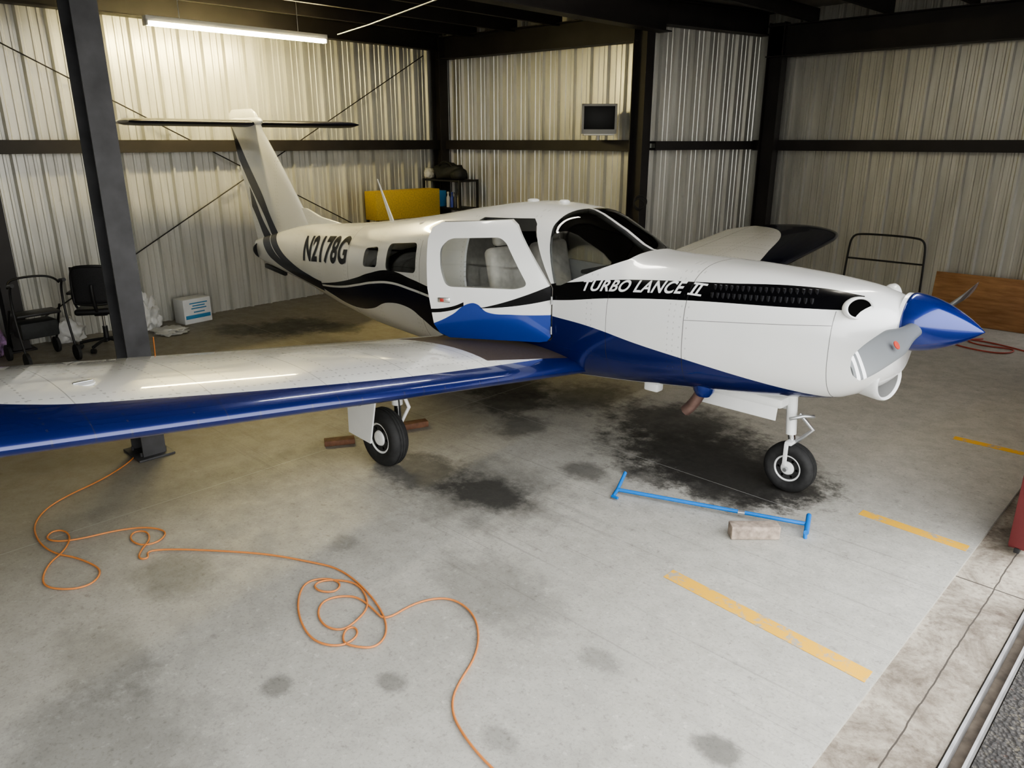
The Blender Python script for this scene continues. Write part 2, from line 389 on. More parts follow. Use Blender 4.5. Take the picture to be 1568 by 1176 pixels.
m_txtw=pm("title_white",(.85,.85,.85),.35,var=0)
skin_text("registration_lettering","N2178G",-5.76,-4.62,1.025,1.125,.285,m_txtd,.12,.034)
skin_text("title_lettering","TURBO LANCE",-1.44,-.66,1.30,1.372,.078,m_txtw,.25,.024)
skin_text("title_numeral","II",-.615,-.54,1.372,1.38,.068,m_txtw,.25,.02)
for zz,nm in ((1.372,"title_numeral_bar_1"),(1.437,"title_numeral_bar_2")):
    xo=-.62+(zz-1.372)*.25
    VV=[]
    for x in (xo-.008,xo+.09):
        for z in (zz,zz+.011): VV.append((x,-hw(x,z)-.0045,z))
    mk(nm,VV,[(0,1,3,2)],m_txtw,plane)
VV=[];FF=[]
for r in range(2):
    for i in range(18):
        x=-.47+i*.036; z=1.372+.046*r+.052*(x+.47)+.018
        y=-hw(x,z); a=[(x,y-.002,z-.017),(x,y-.002,z+.017),(x+.020,y-.016,z+.017),(x+.020,y-.016,z-.017),(x+.020,y+.004,z+.017),(x+.020,y+.004,z-.017)]
        n=len(VV); VV+=a; FF+=[(n,n+1,n+2,n+3),(n+3,n+2,n+4,n+5),(n+1,n+4,n+2),(n,n+3,n+5)]
mk("cowl_louvers",VV,FF,pm("louver_black",(.03,.03,.033),.22,coat=.8,var=0),plane)
AX=1.315
prof=[(0,.165),(.012,.172),(.02,.174)]
for i in range(1,22):
    t=i/21; prof.append((.02+.385*t,max(.002,.174*(1-t**1.75)**.92)))
lathe("spinner",(.60,0,AX),(1,0,0),prof,m_blue,plane,48,angle=60)
lathe("spinner_backplate",(.575,0,AX),(1,0,0),[(0,.15),(.005,.168),(.028,.168)],m_white,plane,40)
def blade(sgn,ang):
    V=[];F=[];n=16; N=22
    for i in range(N+1):
        t=i/N; r=.11+(1.06-.11)*t
        ch=pchip([(0,.09),(.15,.10),(.4,.165),(.7,.16),(.92,.135),(.98,.105),(1,.05)])(t)
        th=pchip([(0,.07),(.2,.04),(.5,.022),(1,.008)])(t); tw=math.radians(58-36*t)
        for k in range(n):
            a=2*math.pi*k/n; u=ch/2*math.cos(a); w=th/2*math.sin(a)
            cz=u*math.cos(tw); cx=u*math.sin(tw)*sgn
            cz-=w*math.sin(tw)*sgn; cx+=w*math.cos(tw)
            V.append((.685+cx, sgn*r*math.cos(ang)-cz*math.sin(ang), AX+sgn*r*math.sin(ang)+cz*math.cos(ang)))
    for i in range(N):
        for k in range(n): F.append((i*n+k,i*n+(k+1)%n,(i+1)*n+(k+1)%n,(i+1)*n+k))
    F.append(tuple(range(n)));F.append(tuple(range(N*n,(N+1)*n)))
    return V,F
s=NT("propeller_blade_paint"); X=s.xyz(); ay=s.math('ABSOLUTE',X[1])
mm=s.math('MAXIMUM',s.band(ay,.93,.965),s.band(ay,.995,1.03)); c=s.mix(mm,(.15,.16,.163),(.85,.85,.85)); s.l(c,s.b.inputs["Base Color"]); s.b.inputs["Roughness"].default_value=.4; s.b.inputs["Metallic"].default_value=.15
m_blade=s.m
for sg,nm in ((-1,"propeller_blade_1"),(1,"propeller_blade_2")):
    v,f=blade(sg,math.radians(3.5)); mk(nm,v,f,m_blade,plane,True)
lathe("propeller_decal",(.722,-.56,1.295),(1,-.1,.72),[(0,.024),(.004,.024)],pm("decal_red",(.36,.05,.03),.6,var=0,spec=.2),plane,20)
# chin scoop (opens forward and slightly outboard)
sd=Vector((1,-.26,-.02)).normalized(); so=Vector((.575,-.075,.945))-sd*.575
lathe("intake_scoop",so,sd,[(.1,.02),(.16,.07),(.28,.11),(.42,.126),(.54,.128),(.565,.124),(.575,.116),(.572,.107),(.56,.103)],m_white,plane,40,angle=60,caps=(True,False))
lathe("intake_scoop_throat",so+sd*.42,sd,[(0,.092),(.08,.098),(.142,.104)],pm("scoop_inner_shade_grey",(.22,.22,.215),.6,var=0),plane,36,caps=(False,False))  # throat greyed so the shade inside the scoop is in its colour
lathe("intake_scoop_shade_disc",so+sd*.425,sd,[(0,.095),(.004,.095)],m_dark,plane,30)  # black disc painted as the shade deep in the scoop
for sg,nm in ((-1,"cooling_inlet_1"),(1,"cooling_inlet_2")):
    d=(1,sg*.75,.16)
    lathe(nm+"_lip",(.37,sg*.262,1.402),d,[(0,.050),(.03,.066),(.06,.068),(.069,.062),(.066,.055),(.05,.052)],m_white,plane,40,sy=1.45,angle=60,caps=(True,False))
    lathe(nm,(.375,sg*.266,1.402),d,[(.044,.054),(.048,.053)],m_dark,plane,36,sy=1.45)  # black disc painted as the shade inside the inlet
def foil(n=22,cam=.02):
    up=[];lo=[]
    for i in range(n+1):
        b=math.pi*i/n; x=.5*(1-math.cos(b))
        t=5*(.2969*math.sqrt(x)-.126*x-.3516*x*x+.2843*x**3-.1036*x**4)
        yc=cam*4*x*(1-x); up.append((x,yc,t)); lo.append((x,yc,-t))
    return up+lo[-2:0:-1]
def wing(name,st,mat,axis='y',cam=.02):
    P=foil(cam=cam); V=[];F=[];n=len(P)
    for (sp,xle,z,ch,th) in st:
        for (x,yc,t) in P:
            h=ch*(yc)+t*th
            V.append((xle-x*ch,sp,z+h) if axis=='y' else (xle-x*ch,z+h,sp))
    for i in range(len(st)-1):
        for k in range(n): F.append((i*n+k,i*n+(k+1)%n,(i+1)*n+(k+1)%n,(i+1)*n+k))
    F.append(tuple(range(n)));F.append(tuple(range((len(st)-1)*n,len(st)*n)))
    return mk(name,V,F,mat,plane,True,40)
def wstat(sgn,xle,ch,z0,dih,th,tip=4.72):
    st=[]
    for y in [.35,.6,.9,1.5,2.2,3,3.8,4.3,tip]:
        st.append((sgn*y,xle,z0+dih*(y-.6),ch,th))
    for t in (.25,.5,.7,.85,.95,1):
        y=tip+.30*t; k=math.sqrt(max(0,1-t*t))
        c=ch*(.45+.55*k); st.append((sgn*y,xle-.12*(1-k)-.0,z0+dih*(y-.6)+.02*t,c,th*(.12+.88*k)))
    return st
wing("wing_right",wstat(-1,-1.475,1.56,.69,.125,.20),m_wR)
wing("wing_left",wstat(1,-1.62,1.45,.74,.122,.19,4.40),m_wL)
def wz(y): return .69+.125*(abs(y)-.6)
lathe("fuel_cap",(-1.98,-3.75,wz(3.75)+.122),(0,0,1),[(0,.055),(.006,.055),(.008,.05)],m_white,plane,28)
box("fuel_cap_tab",(-1.98,-3.75,wz(3.75)+.134),(.02,.09,.006),m_alu,plane,.002)
wing("vertical_fin",[(1.0,-5.75,0,1.56,.13),(1.3,-5.9,0,1.50,.13),(1.5,-6.09,0,1.36,.125),(1.97,-6.5,0,1.10,.115),(2.45,-6.95,0,.79,.10),(2.58,-7.02,0,.77,.10),(2.66,-7.08,0,.70,.08),(2.71,-7.18,0,.52,.04)],m_fus,'z',0)
wing("dorsal_fairing",[(1.2,-4.9,0,1.8,.10),(1.44,-5.2,0,1.5,.06),(1.50,-5.75,0,.8,.04),(1.58,-6.05,0,.4,.03)],m_fus,'z',0)
st=[]
for y in (-1.50,-1.49,-1.44,-1.3,-.7,0,.7,1.3,1.44,1.49,1.50):
    a=abs(y); k=1 if a<=1.3 else {1.44:.9,1.49:.75,1.50:.55}[a]
    st.append((y,-7.05-.06*(1-k),2.54,.80*k,.085*(k if a>1.4 else 1)*(1 if a<1.47 else .6)))
wing("stabilator",st,m_stab,'y',0)
lathe("fin_bullet",(-6.95,0,2.56),(-1,0,0),[(0,.01),(.06,.045),(.2,.065),(.6,.06),(.85,.03),(.95,.01)],m_white,plane,24)
lathe("tail_cone",(-7.30,0,.98),(-1,0,.0),[(0,.10),(.08,.07),(.14,.02)],m_black,plane,20)
box("tail_skid",(-6.95,0,.76),(.5,.05,.06),m_black,plane,.015,rot=(0,6,0))
V_=[(-4.40,-.008,1.54),(-4.40,.008,1.54),(-4.47,.0,1.54),(-4.645,-.002,1.96),(-4.645,.002,1.96),(-4.66,0,1.96)]
mk("radio_antenna",V_,[(0,1,2),(3,5,4),(0,3,4,1),(1,4,5,2),(2,5,3,0)],m_white,plane)
lathe("roof_vent_1",(-2.45,.0,ztop_at(-2.45,0)-.01),(0,0,1),[(0,.05),(.02,.05),(.03,.03)],m_white,plane,20)
lathe("roof_vent_2",(-2.15,.05,ztop_at(-2.15,0)-.01),(0,0,1),[(0,.045),(.02,.045),(.03,.03)],m_white,plane,20)
box("cabin_floor",(-2.9,0,.76),(3.0,.9,.03),m_int,plane,.004)
box("instrument_panel",(-1.36,0,1.22),(.10,.98,.34),m_dash,plane,.03)
box("glareshield",(-1.42,0,1.415),(.26,.92,.03),m_dash,plane,.012)
for i,(x,y) in enumerate([(-2.35,-.27),(-2.35,.27),(-3.3,-.27),(-3.3,.27)]):
    box("cabin_seat_cushion_%d"%(i+1),(x+.15,y,.93),(.5,.44,.16),m_seat,plane,.06,seg=4)
    box("cabin_seat_back_%d"%(i+1),(x-.12,y,1.22),(.13,.43,.56),m_seat,plane,.055,rot=(0,-12,0),seg=4)
    box("cabin_seat_headrest_%d"%(i+1),(x-.18,y,1.57),(.09,.25,.14),m_seat,plane,.04,rot=(0,-8,0),seg=4)
for y in (-.27,.27):
    torus("control_yoke_%d"%(1 if y<0 else 2),(-1.56,y,1.2),(1,0,.1),.10,.012,m_black,plane,24,8,sy=1.2)
XF=DM
hx=-1.70+(-2.64+1.70)*.89
box("door_handle",(hx,-.612,1.165),(.10,.014,.04),m_chrome,plane,.006)
box("door_handle_lock",(hx-.015,-.620,1.165),(.03,.008,.025),pm("lock_red",(.4,.05,.04),.4,var=0),plane,.003)
XF=Matrix.Identity(4)
for z in (.97,1.2): cyl("door_hinge_%d"%int(z*10),(-1.69,-.615,z-.03),(-1.69,-.615,z+.03),.008,m_alu,plane)
def wheel(nm,c,R,W,par):
    x,y,z=c; h=W/2
    prof=[(-h*.62,R*.50),(-h*.85,R*.58),(-h,R*.74),(-h*.92,R*.88),(-h*.62,R*.965),(-h*.35,R*.992)]
    for g in (-.3,0,.3):
        prof+=[((g-.07)*h,R),((g-.04)*h,R*.978),((g+.04)*h,R*.978),((g+.07)*h,R)]
    prof+=[(h*.35,R*.992),(h*.62,R*.965),(h*.92,R*.88),(h,R*.74),(h*.85,R*.58),(h*.62,R*.5)]
    lathe(nm+"_tire",c,(0,-1,0),prof,m_rubber,par,48,angle=50)
    lathe(nm+"_rim",c,(0,-1,0),[(-h*.66,R*.3),(-h*.7,R*.53),(h*.7,R*.53),(h*.74,R*.50),(h*.55,R*.44),(h*.45,R*.30),(h*.78,R*.24),(h*.85,R*.16),(h*.8,R*.05)],m_white,par,36)
    for k in range(6):
        a=k*math.pi/3; cyl(nm+"_bolt_%d"%k,(x+R*.36*math.cos(a),y-h*.40,z+R*.36*math.sin(a)),(x+R*.36*math.cos(a),y-h*.62,z+R*.36*math.sin(a)),R*.05,m_colsteel,par,n=8)
for sg,nm,x in ((-1,"main_gear_right",-2.38),(1,"main_gear_left",-2.38)):
    y=sg*1.70; wheel(nm,(x,y,.225),.225,.15,plane)
    top=wz(1.7)-.02
    cyl(nm+"_strut",(x,y-sg*.13,.45),(x,y-sg*.13,top),.042,m_white,plane)
    cyl(nm+"_piston",(x,y-sg*.13,.24),(x,y-sg*.13,.46),.028,m_chrome,plane)
    cyl(nm+"_axle",(x,y-sg*.17,.225),(x,y+sg*.05,.225),.028,m_alu,plane)
    tube(nm+"_torque_link",[(x+.03,y-sg*.13,.62),(x+.14,y-sg*.13,.46),(x+.03,y-sg*.13,.30)],.014,m_white,plane,straight=True)
    tube(nm+"_brake_line",[(x+.04,y-sg*.10,.72),(x+.12,y-sg*.06,.55),(x+.06,y-sg*.1,.4),(x+.09,y-sg*.1,.26)],.006,m_black,plane)
    q=[(x+.25,.80),(x-.14,.80),(x-.24,.24),(x+.03,.22)]
    v=[];o1=y+sg*.20
    for p in q: v.append((p[0],o1-sg*.05*(.8-p[1])/.5,p[1]))
    for p in q: v.append((p[0],o1+sg*.012-sg*.05*(.8-p[1])/.5,p[1]))
    mk(nm+"_leg_door",v,[(0,1,2,3),(4,5,6,7),(0,1,5,4),(1,2,6,5),(2,3,7,6),(3,0,4,7)],m_white,plane)
    cyl(nm+"_door_link",(x-.02,y-sg*.13,.5),(x-.02,o1,.52),.01,m_alu,plane)
wheel("nose_gear",(0,0,.18),.18,.13,plane)
cyl("nose_gear_strut",(-.02,0,.42),(-.05,0,.82),.036,m_white,plane)
cyl("nose_gear_piston",(-.0,0,.34),(-.03,0,.48),.024,m_chrome,plane)
# axle-side fork leg kept slim so the hub shows, as in the photo
for sg in (-1,1):
    box("nose_gear_fork_%d"%(1 if sg<0 else 2),(-.01,sg*.078,.29),(.030,.010,.16),m_white,plane,.004)
box("nose_gear_fork_crown",(0,0,.372),(.05,.165,.026),m_white,plane,.008)
tube("nose_gear_torque_link",[(.03,-.01,.58),(.13,-.01,.49),(.03,-.01,.38)],.014,m_alu,plane,straight=True)
tube("nose_gear_steering_arm",[(-.0,-.10,.56),(.09,-.09,.60),(.12,0,.58)],.012,m_alu,plane,straight=True)
cyl("nose_gear_axle",(0,-.085,.18),(0,.085,.18),.014,m_alu,plane)
box("nose_gear_door_1",(-.36,-.13,.60),(.56,.012,.13),m_white,plane,.003,rot=(-8,0,0))
box("nose_gear_door_2",(-.36,.13,.60),(.56,.012,.13),m_white,plane,.003,rot=(8,0,0))
box("nose_gear_bay_fairing",(-.36,0,.655),(.62,.28,.07),m_white,plane,.02)
tube("exhaust_pipe",[(-.55,-.27,.78),(-.57,-.27,.66),(-.61,-.275,.57),(-.69,-.28,.49)],.042,m_exh,plane)
lathe("exhaust_fairing",(-.55,-.28,.76),(-.05,0,-1),[(0,.09),(.08,.075),(.12,.05)],m_blue,plane,24)
box("belly_vent",(-1.02,-.2,.585),(.12,.09,.07),m_white,plane,.015)

# ------------------------------------------------------------------ HANGAR
def corr_mat():
    s=NT("corrugated_steel_sheet"); X=s.xyz()
    vec=s.n("ShaderNodeMapping"); s.l(s.obj(),vec.inputs[0]); vec.inputs["Scale"].default_value=(3,3,.35)
    f=s.noise(2.5,6,.6,vec.outputs[0]); g=s.noise(14,4,.6)
    c=s.mix(s.ramp(f,.3,.75),(.50,.50,.46),(.68,.68,.635)); c=s.mix(s.ramp(g,.62,.8,0,.25),c,(.28,.26,.22))
    s.l(c,s.b.inputs["Base Color"]); s.b.inputs["Metallic"].default_value=.5; s.l(s.ramp(f,.3,.7,.28,.42),s.b.inputs["Roughness"])
    return s.m
m_wall=corr_mat()
H=4.136
def wall(name,p0,p1,z0=0,z1=H,nrm=(0,1)):
    p0=Vector((*p0,0));p1=Vector((*p1,0)); L=(p1-p0).length; d=(p1-p0)/L; n=Vector((*nrm,0)).normalized()
    prof=[];s_=0
    while s_<L:
        for a,h in ((0,0),(.075,0),(.083,.010),(.105,.010),(.113,0),(.165,0),(.173,.010),(.195,.010),(.203,0),(.235,0),(.258,.042),(.285,.042),(.305,0)):
            if s_+a<=L: prof.append((s_+a,h))
        s_+=.305
    prof.append((L,0)); V=[];F=[]
    for t,h in prof:
        q=p0+d*t+n*h
        for z in (z0,z1): V.append((q.x,q.y,z))
    for i in range(len(prof)-1): F.append((2*i,2*i+2,2*i+3,2*i+1))
    o=mk(name,V,F,m_wall,None,False,normals=False)
    md=o.modifiers.new("t",'SOLIDIFY'); md.thickness=.004; md.offset=0
    return o
def backx(y): return -8.40-.055*(y+.8)
wall("wall_back",(backx(-6.6),-6.6),(backx(4.35),4.35),nrm=(1,0))
wall("wall_left",(backx(4.3),4.35),(-4.42,4.35),nrm=(0,-1))
wall("wall_notch",(-4.42,4.35),(-3.95,6.65),nrm=(1,-.2))
wall("wall_side",(-3.95,6.65),(1.3,6.65),nrm=(0,-1))
wall("wall_right",(backx(-6.6),-6.6),(1.3,-6.6),nrm=(0,1))
def hbeam(name,p0,p1,w,d,mat,side,par=None,t=.014):
    p0=Vector(p0);p1=Vector(p1);a=(p1-p0).normalized(); s_=Vector(side); s_=(s_-a*s_.dot(a)).normalized(); b=a.cross(s_)
    pr=[(-w/2,-d/2),(w/2,-d/2),(w/2,-d/2+t),(t/2,-d/2+t),(t/2,d/2-t),(w/2,d/2-t),(w/2,d/2),(-w/2,d/2),(-w/2,d/2-t),(-t/2,d/2-t),(-t/2,-d/2+t),(-w/2,-d/2+t)]
    n=12; V=[p0+b*x+s_*y for x,y in pr]+[p1+b*x+s_*y for x,y in pr]
    F=[(0,1,2,11),(2,3,10,11),(3,4,9,10),(4,5,8,9),(5,6,7,8)]; F+=[tuple(i+n for i in f) for f in F]
    F+=[(i,(i+1)%n,n+(i+1)%n,n+i) for i in range(n)]
    return mk(name,V,F,mat,par)
def column(x,y,w,d,side,plate=True,mat=m_colsteel):
    e=empty("steel_column",(x,y,0))
    hbeam("shaft",(x,y,0.012),(x,y,3.95),w,d,mat,side,e)
    if plate:
        box("base_plate",(x,y,.009),(d+.1,w+.1,.018),mat,e,.003)
        for i in (-1,1):
            for j in (-1,1): cyl("anchor_bolt_%d%d"%(i+1,j+1),(x+i*.09,y+j*.09,.015),(x+i*.09,y+j*.09,.05),.010,m_colsteel,e,n=6)
    return e
column(-3.90,-2.87,.17,.24,(1,0,0))
column(-4.33,4.16,.18,.22,(1,0,0),mat=m_steel)
column(-3.57,6.42,.17,.24,(1,0,0),mat=m_steel)
column(backx(4)+.18,4.16,.18,.22,(1,0,0),mat=m_steel)
column(backx(-2.72)+.16,-2.72,.18,.22,(1,0,0),mat=m_steel)
column(-3.98,-6.4,.20,.28,(1,0,0),mat=m_steel)
def cchan(name,p0,p1,h,d,n,mat=m_steel,t=.012):
    p0=Vector(p0);p1=Vector(p1);n=Vector(n); V=[];F=[]
    pr=[(0,-h/2),(d,-h/2),(d,-h/2+.03),(d-t,-h/2+.03),(d-t,-h/2+t),(t,-h/2+t),(t,h/2-t),(d-t,h/2-t),(d-t,h/2-.03),(d,h/2-.03),(d,h/2),(0,h/2)]
    pr=[(d-a,b) for a,b in pr]; m=len(pr)
    for p in (p0,p1): V+=[p+n*a+Vector((0,0,b)) for a,b in pr]
    F=[tuple(range(m)),tuple(range(m,2*m))]+[(i,(i+1)%m,m+(i+1)%m,m+i) for i in range(m)]
    return mk(name,V,F,mat)
zg=2.27
cchan("girt_rail",(backx(-6.5)+.045,-6.5,zg),(backx(4.2)+.045,4.2,zg),.15,.13,(1,0,0))
cchan("girt_rail",(-8.45,4.30,zg),(-4.45,4.30,zg),.15,.13,(0,-1,0))
cchan("girt_rail",(-4.34,4.4,zg),(-3.89,6.55,zg),.12,.12,(1,0,0))
cchan("girt_rail",(-3.85,6.60,zg),(1.25,6.60,zg),.15,.13,(0,-1,0))
cchan("girt_rail",(-8.0,-6.55,zg),(1.25,-6.55,zg),.15,.13,(0,1,0))
hbeam("roof_beam",(backx(-6.4)+.15,-6.4,3.86),(backx(4.2)+.15,4.2,3.90),.16,.26,m_steel,(0,0,1))
hbeam("roof_beam",(-8.5,4.2,3.80),(-4.4,4.2,3.76),.20,.34,m_steel,(0,0,1))
hbeam("roof_beam",(-4.26,4.4,3.95),(-3.80,6.5,3.95),.2,.30,m_steel,(0,0,1))
hbeam("roof_beam",(-3.7,6.42,3.70),(1.25,6.42,3.70),.22,.42,m_steel,(0,0,1))
hbeam("roof_beam",(-4.1,-6.5,3.86),(-4.1,4.3,3.86),.2,.36,m_steel,(0,0,1))
hbeam("roof_beam",(1.22,-6.5,3.86),(1.22,6.5,3.86),.2,.36,m_steel,(0,0,1))
hbeam("roof_beam",(-8.2,-2.92,3.84),(1.2,-2.92,3.84),.18,.30,m_steel,(0,0,1))
for i,x in enumerate([-7.7,-6.8,-5.9,-5.0,-3.1,-2.1,-1.1,-.1]):
    cchan("roof_purlin",(x,-6.5,4.0),(x,6.5 if x>-4 else 4.25,4.0),.18,.06,(1,0,0))
m_roof=pm("roof_sheet_underside",(.28,.275,.26),.5,metal=.2,var=.15,scale=2)
boxes("ceiling",[((-3.7,0,4.16),(10.6,13.9,.05))],m_roof)
tube("wall_brace_rod",[(backx(-2.6)+.09,-2.6,3.5),(backx(3.8)+.09,3.8,.28)],.008,m_steel,straight=True)
tube("wall_brace_rod",[(backx(3.8)+.07,3.9,3.68),(backx(-2.6)+.07,-2.6,.2)],.008,m_steel,straight=True)
m_maroon=pm("maroon_door_paint",(.12,.02,.022),.5,var=.15,scale=3)
boxes("wall_front_header",[((1.38,0,3.98),(.06,13.4,.34))],m_wall)
DE=.13
e=empty("sliding_hangar_door",(1.36,DE,0))
VV=[];FF=[]; y=DE
prof=[]
while y<6.1:
    for a,h in ((0,0),(.22,0),(.24,.03),(.28,.03),(.30,0)): prof.append((y+a,h))
    y+=.30
for yy,h in prof: VV+=[(1.35-h,yy,.10),(1.35-h,yy,3.8)]
for i in range(len(prof)-1): FF.append((2*i,2*i+1,2*i+3,2*i+2))
o=mk("door_sheet",VV,FF,m_maroon,e,normals=False); md=o.modifiers.new("t",'SOLIDIFY'); md.thickness=.004
box("door_bottom_channel",(1.36,DE+3.05,.09),(.09,6.1,.12),m_maroon,e,.004)
box("door_edge_channel",(1.36,DE,1.95),(.09,.05,3.8),m_maroon,e,.004)
box("door_rubber_seal",(1.36,DE+3.05,.02),(.03,6.1,.04),m_rubber,e,.004)

def floor_mat():
    s=NT("stained_shaded_concrete"); X=s.xyz(); x,y=X[0],X[1]; ob=s.obj()
    f=s.noise(.55,6,.6); g=s.noise(6,8,.7); h=s.noise(60,3,.6); g2=s.noise(19,6,.75); g3=s.noise(2.2,7,.7)
    c=s.mix(s.ramp(f,.3,.7),(.36,.35,.31),(.50,.485,.435))
    c=s.mix(s.ramp(g3,.48,.70,0,.4),c,(.24,.23,.20))
    c=s.mix(s.ramp(g,.42,.70,0,.5),c,(.26,.25,.22)); c=s.mix(s.ramp(h,.52,.75,0,.5),c,(.18,.17,.15)); c=s.mix(s.ramp(g2,.58,.68,0,.55),c,(.14,.13,.115))
    c=s.mix(s.ramp(g2,.42,.34,0,.5),c,(.58,.565,.51))
    c=s.mix(s.ramp(x,-1.0,-4.2,0,.75),c,(.185,.16,.115))  # dimmer, warmer light at the back is painted into the floor colour
    wob=s.noise(5,8,.75); wob2=s.noise(1.7,3,.6)
    def spot(c,px,py,rx,ry,dens,col=(.032,.030,.027),ang=0):
        ca,sa=math.cos(math.radians(ang)),math.sin(math.radians(ang))
        dx=s.math('SUBTRACT',x,px); dy=s.math('SUBTRACT',y,py)
        u=s.math('ADD',s.math('MULTIPLY',dx,ca/rx),s.math('MULTIPLY',dy,sa/rx)); v=s.math('ADD',s.math('MULTIPLY',dx,-sa/ry),s.math('MULTIPLY',dy,ca/ry))
        d=s.math('SQRT',s.math('ADD',s.math('MULTIPLY',u,u),s.math('MULTIPLY',v,v)))
        d=s.math('ADD',d,s.math('MULTIPLY_ADD',wob,2.0,-1.0))
        return s.mix(s.ramp(d,1.15,.6,0,dens),c,col)
    for a in [(-1.49,-1.50,.36,.26,.85),(-1.55,-1.5,.75,.5,.4),(-.70,.10,.90,.65,.85),(-.55,.05,.70,.45,.9),(-1.25,.55,.7,.55,.85),(-.1,.0,.42,.34,.85),(-.45,-.25,.55,.32,.75),(-1.2,-.75,.22,.16,.6),(-.85,-.5,.3,.12,.6),(-3.1,.3,.55,.4,.85),(-2.7,.0,.35,.4,.8),(-2.2,-.4,.25,.3,.6),(-6.9,.1,.5,.6,.85),(-6.4,.5,.4,.3,.8),(-7.2,-.5,.4,.3,.7),
              (-2.0,-3.46,.3,.22,.35),(-.75,-3.52,.08,.07,.5),(-.4,-3.15,.08,.06,.45),(.2,-2.36,.12,.08,.35),(.19,-3.04,.10,.07,.35),(.87,-2.47,.11,.08,.6),(-2.1,-1.6,.4,.3,.65),(-.6,-2.3,.5,.3,.3),(-.3,-.35,.3,.25,.5),(.5,-3.3,.3,.5,.15),(-1.6,-2.6,.1,.1,.3),(-.9,-4.2,.5,.4,.35),(-2.3,.6,.4,.5,.6),(-1.5,-4.0,.4,.2,.25)]:
        c=spot(c,*a)
    vo=s.n("ShaderNodeTexVoronoi"); vo.inputs["Scale"].default_value=3.1; s.l(ob,vo.inputs["Vector"])
    dd=s.math('ADD',vo.outputs["Distance"],s.math('MULTIPLY',wob,.25))
    c=s.mix(s.math('MULTIPLY',s.ramp(dd,.20,.13,0,.45),s.ramp(wob2,.46,.6)),c,(.09,.085,.075))
    jt=s.math('MAXIMUM',s.math('LESS_THAN',s.math('ABSOLUTE',s.math('SUBTRACT',y,-.25)),.003),s.math('LESS_THAN',s.math('ABSOLUTE',s.math('ADD',x,2.95)),.004))
    c=s.mix(s.math('MULTIPLY',jt,.4),c,(.5,.5,.48))
    mp=s.n("ShaderNodeMapping"); s.l(ob,mp.inputs[0]); mp.inputs["Scale"].default_value=(.35,26,1)
    sk=s.noise(1.2,3,.7,mp.outputs[0]); c=s.mix(s.math('MULTIPLY',s.ramp(sk,.58,.70,0,.4),s.band(y,-2.4,-.3)),c,(.12,.115,.105))
    s.l(c,s.b.inputs["Base Color"]); s.l(s.ramp(g,.3,.7,.42,.7),s.b.inputs["Roughness"]); s.bump(h,.12,.004)
    return s.m
boxes("floor",[((-3.9,0,-.1),(10.14,13.4,.2))],floor_mat())
s=NT("worn_yellow_paint"); f=s.noise(9,7,.75); c=s.mix(s.ramp(f,.52,.60),(.74,.42,.04),(.36,.33,.27)); s.l(c,s.b.inputs["Base Color"]); s.b.inputs["Roughness"].default_value=.6
m_yel=s.m
def strip(n,x0,x1,y0,y1,w):
    mk(n,[(x0,y0-w,.0005),(x1,y1-w,.0005),(x1,y1+w,.0005),(x0,y0+w,.0005),(x0,y0-w,.0025),(x1,y1-w,.0025),(x1,y1+w,.0025),(x0,y0+w,.0025)],[(3,2,1,0),(4,5,6,7),(0,1,5,4),(1,2,6,5),(2,3,7,6),(3,0,4,7)],m_yel)
strip("painted_floor_line",.0,1.14,-1.50,-1.60,.05); strip("painted_floor_line",.50,1.14,.02,-.01,.042); strip("painted_floor_line",.55,1.14,1.90,1.91,.04)
s=NT("weathered_threshold_concrete"); f=s.noise(2.2,10,.75,dist=.6); g=s.noise(34,5,.7)
c=s.mix(s.ramp(f,.36,.60),(.10,.075,.055),(.40,.36,.29)); c=s.mix(s.ramp(g,.48,.66,0,.55),c,(.12,.09,.07))
X=s.xyz(); w_=s.math('MULTIPLY_ADD',s.noise(7,3),.02,1.35); j=s.math('LESS_THAN',s.math('ABSOLUTE',s.math('SUBTRACT',X[0],w_)),.0035); c=s.mix(j,c,(.06,.05,.04))
j2=s.math('LESS_THAN',s.math('ABSOLUTE',s.math('ADD',X[1],.35)),.005); c=s.mix(j2,c,(.06,.05,.04))
s.l(c,s.b.inputs["Base Color"]); s.b.inputs["Roughness"].default_value=.85; s.bump(f,.5,.02)
boxes("door_threshold",[((1.345,0,-.115),(.35,13.4,.19)),],s.m)
m_rail=pm("galvanised_rail",(.42,.42,.42),.4,metal=.7,var=.25)
boxes("door_track_rail",[((1.537,0,-.035),(.014,13.4,.07)),((1.60,0,-.045),(.012,13.4,.06))],m_rail)
s=NT("wet_gravel_and_bounce_apron"); v=s.n("ShaderNodeTexVoronoi"); v.inputs["Scale"].default_value=60; s.l(s.obj(),v.inputs["Vector"])
X=s.xyz(); f=s.noise(2,5); g=s.noise(25,5,.8); c=s.mix(s.ramp(v.outputs["Distance"],.1,.6),(.065,.058,.05),(.016,.014,.012)); c=s.mix(s.ramp(g,.56,.64,0,.8),c,(.15,.13,.09)); c=s.mix(s.ramp(g,.40,.34,0,.7),c,(.06,.03,.018))
c=s.mix(s.ramp(X[0],-12.3,-11.6),c,(.30,.295,.28)); s.l(c,s.b.inputs["Base Color"]); s.b.inputs["Roughness"].default_value=.75; s.bump(v.outputs["Distance"],.8,.012)  # paler outer ground, out of view, added to bounce light into the hangar
o=boxes("ground_apron",[((0,0,0),(30,40,.2)),],s.m); o.location=(16.61,0,-.18)
boxes("track_trench_bed",[((1.568,0,-.16),(.075,13.4,.16))],pm("dirty_track_bed",(.10,.08,.06),.9,var=.4,scale=15))

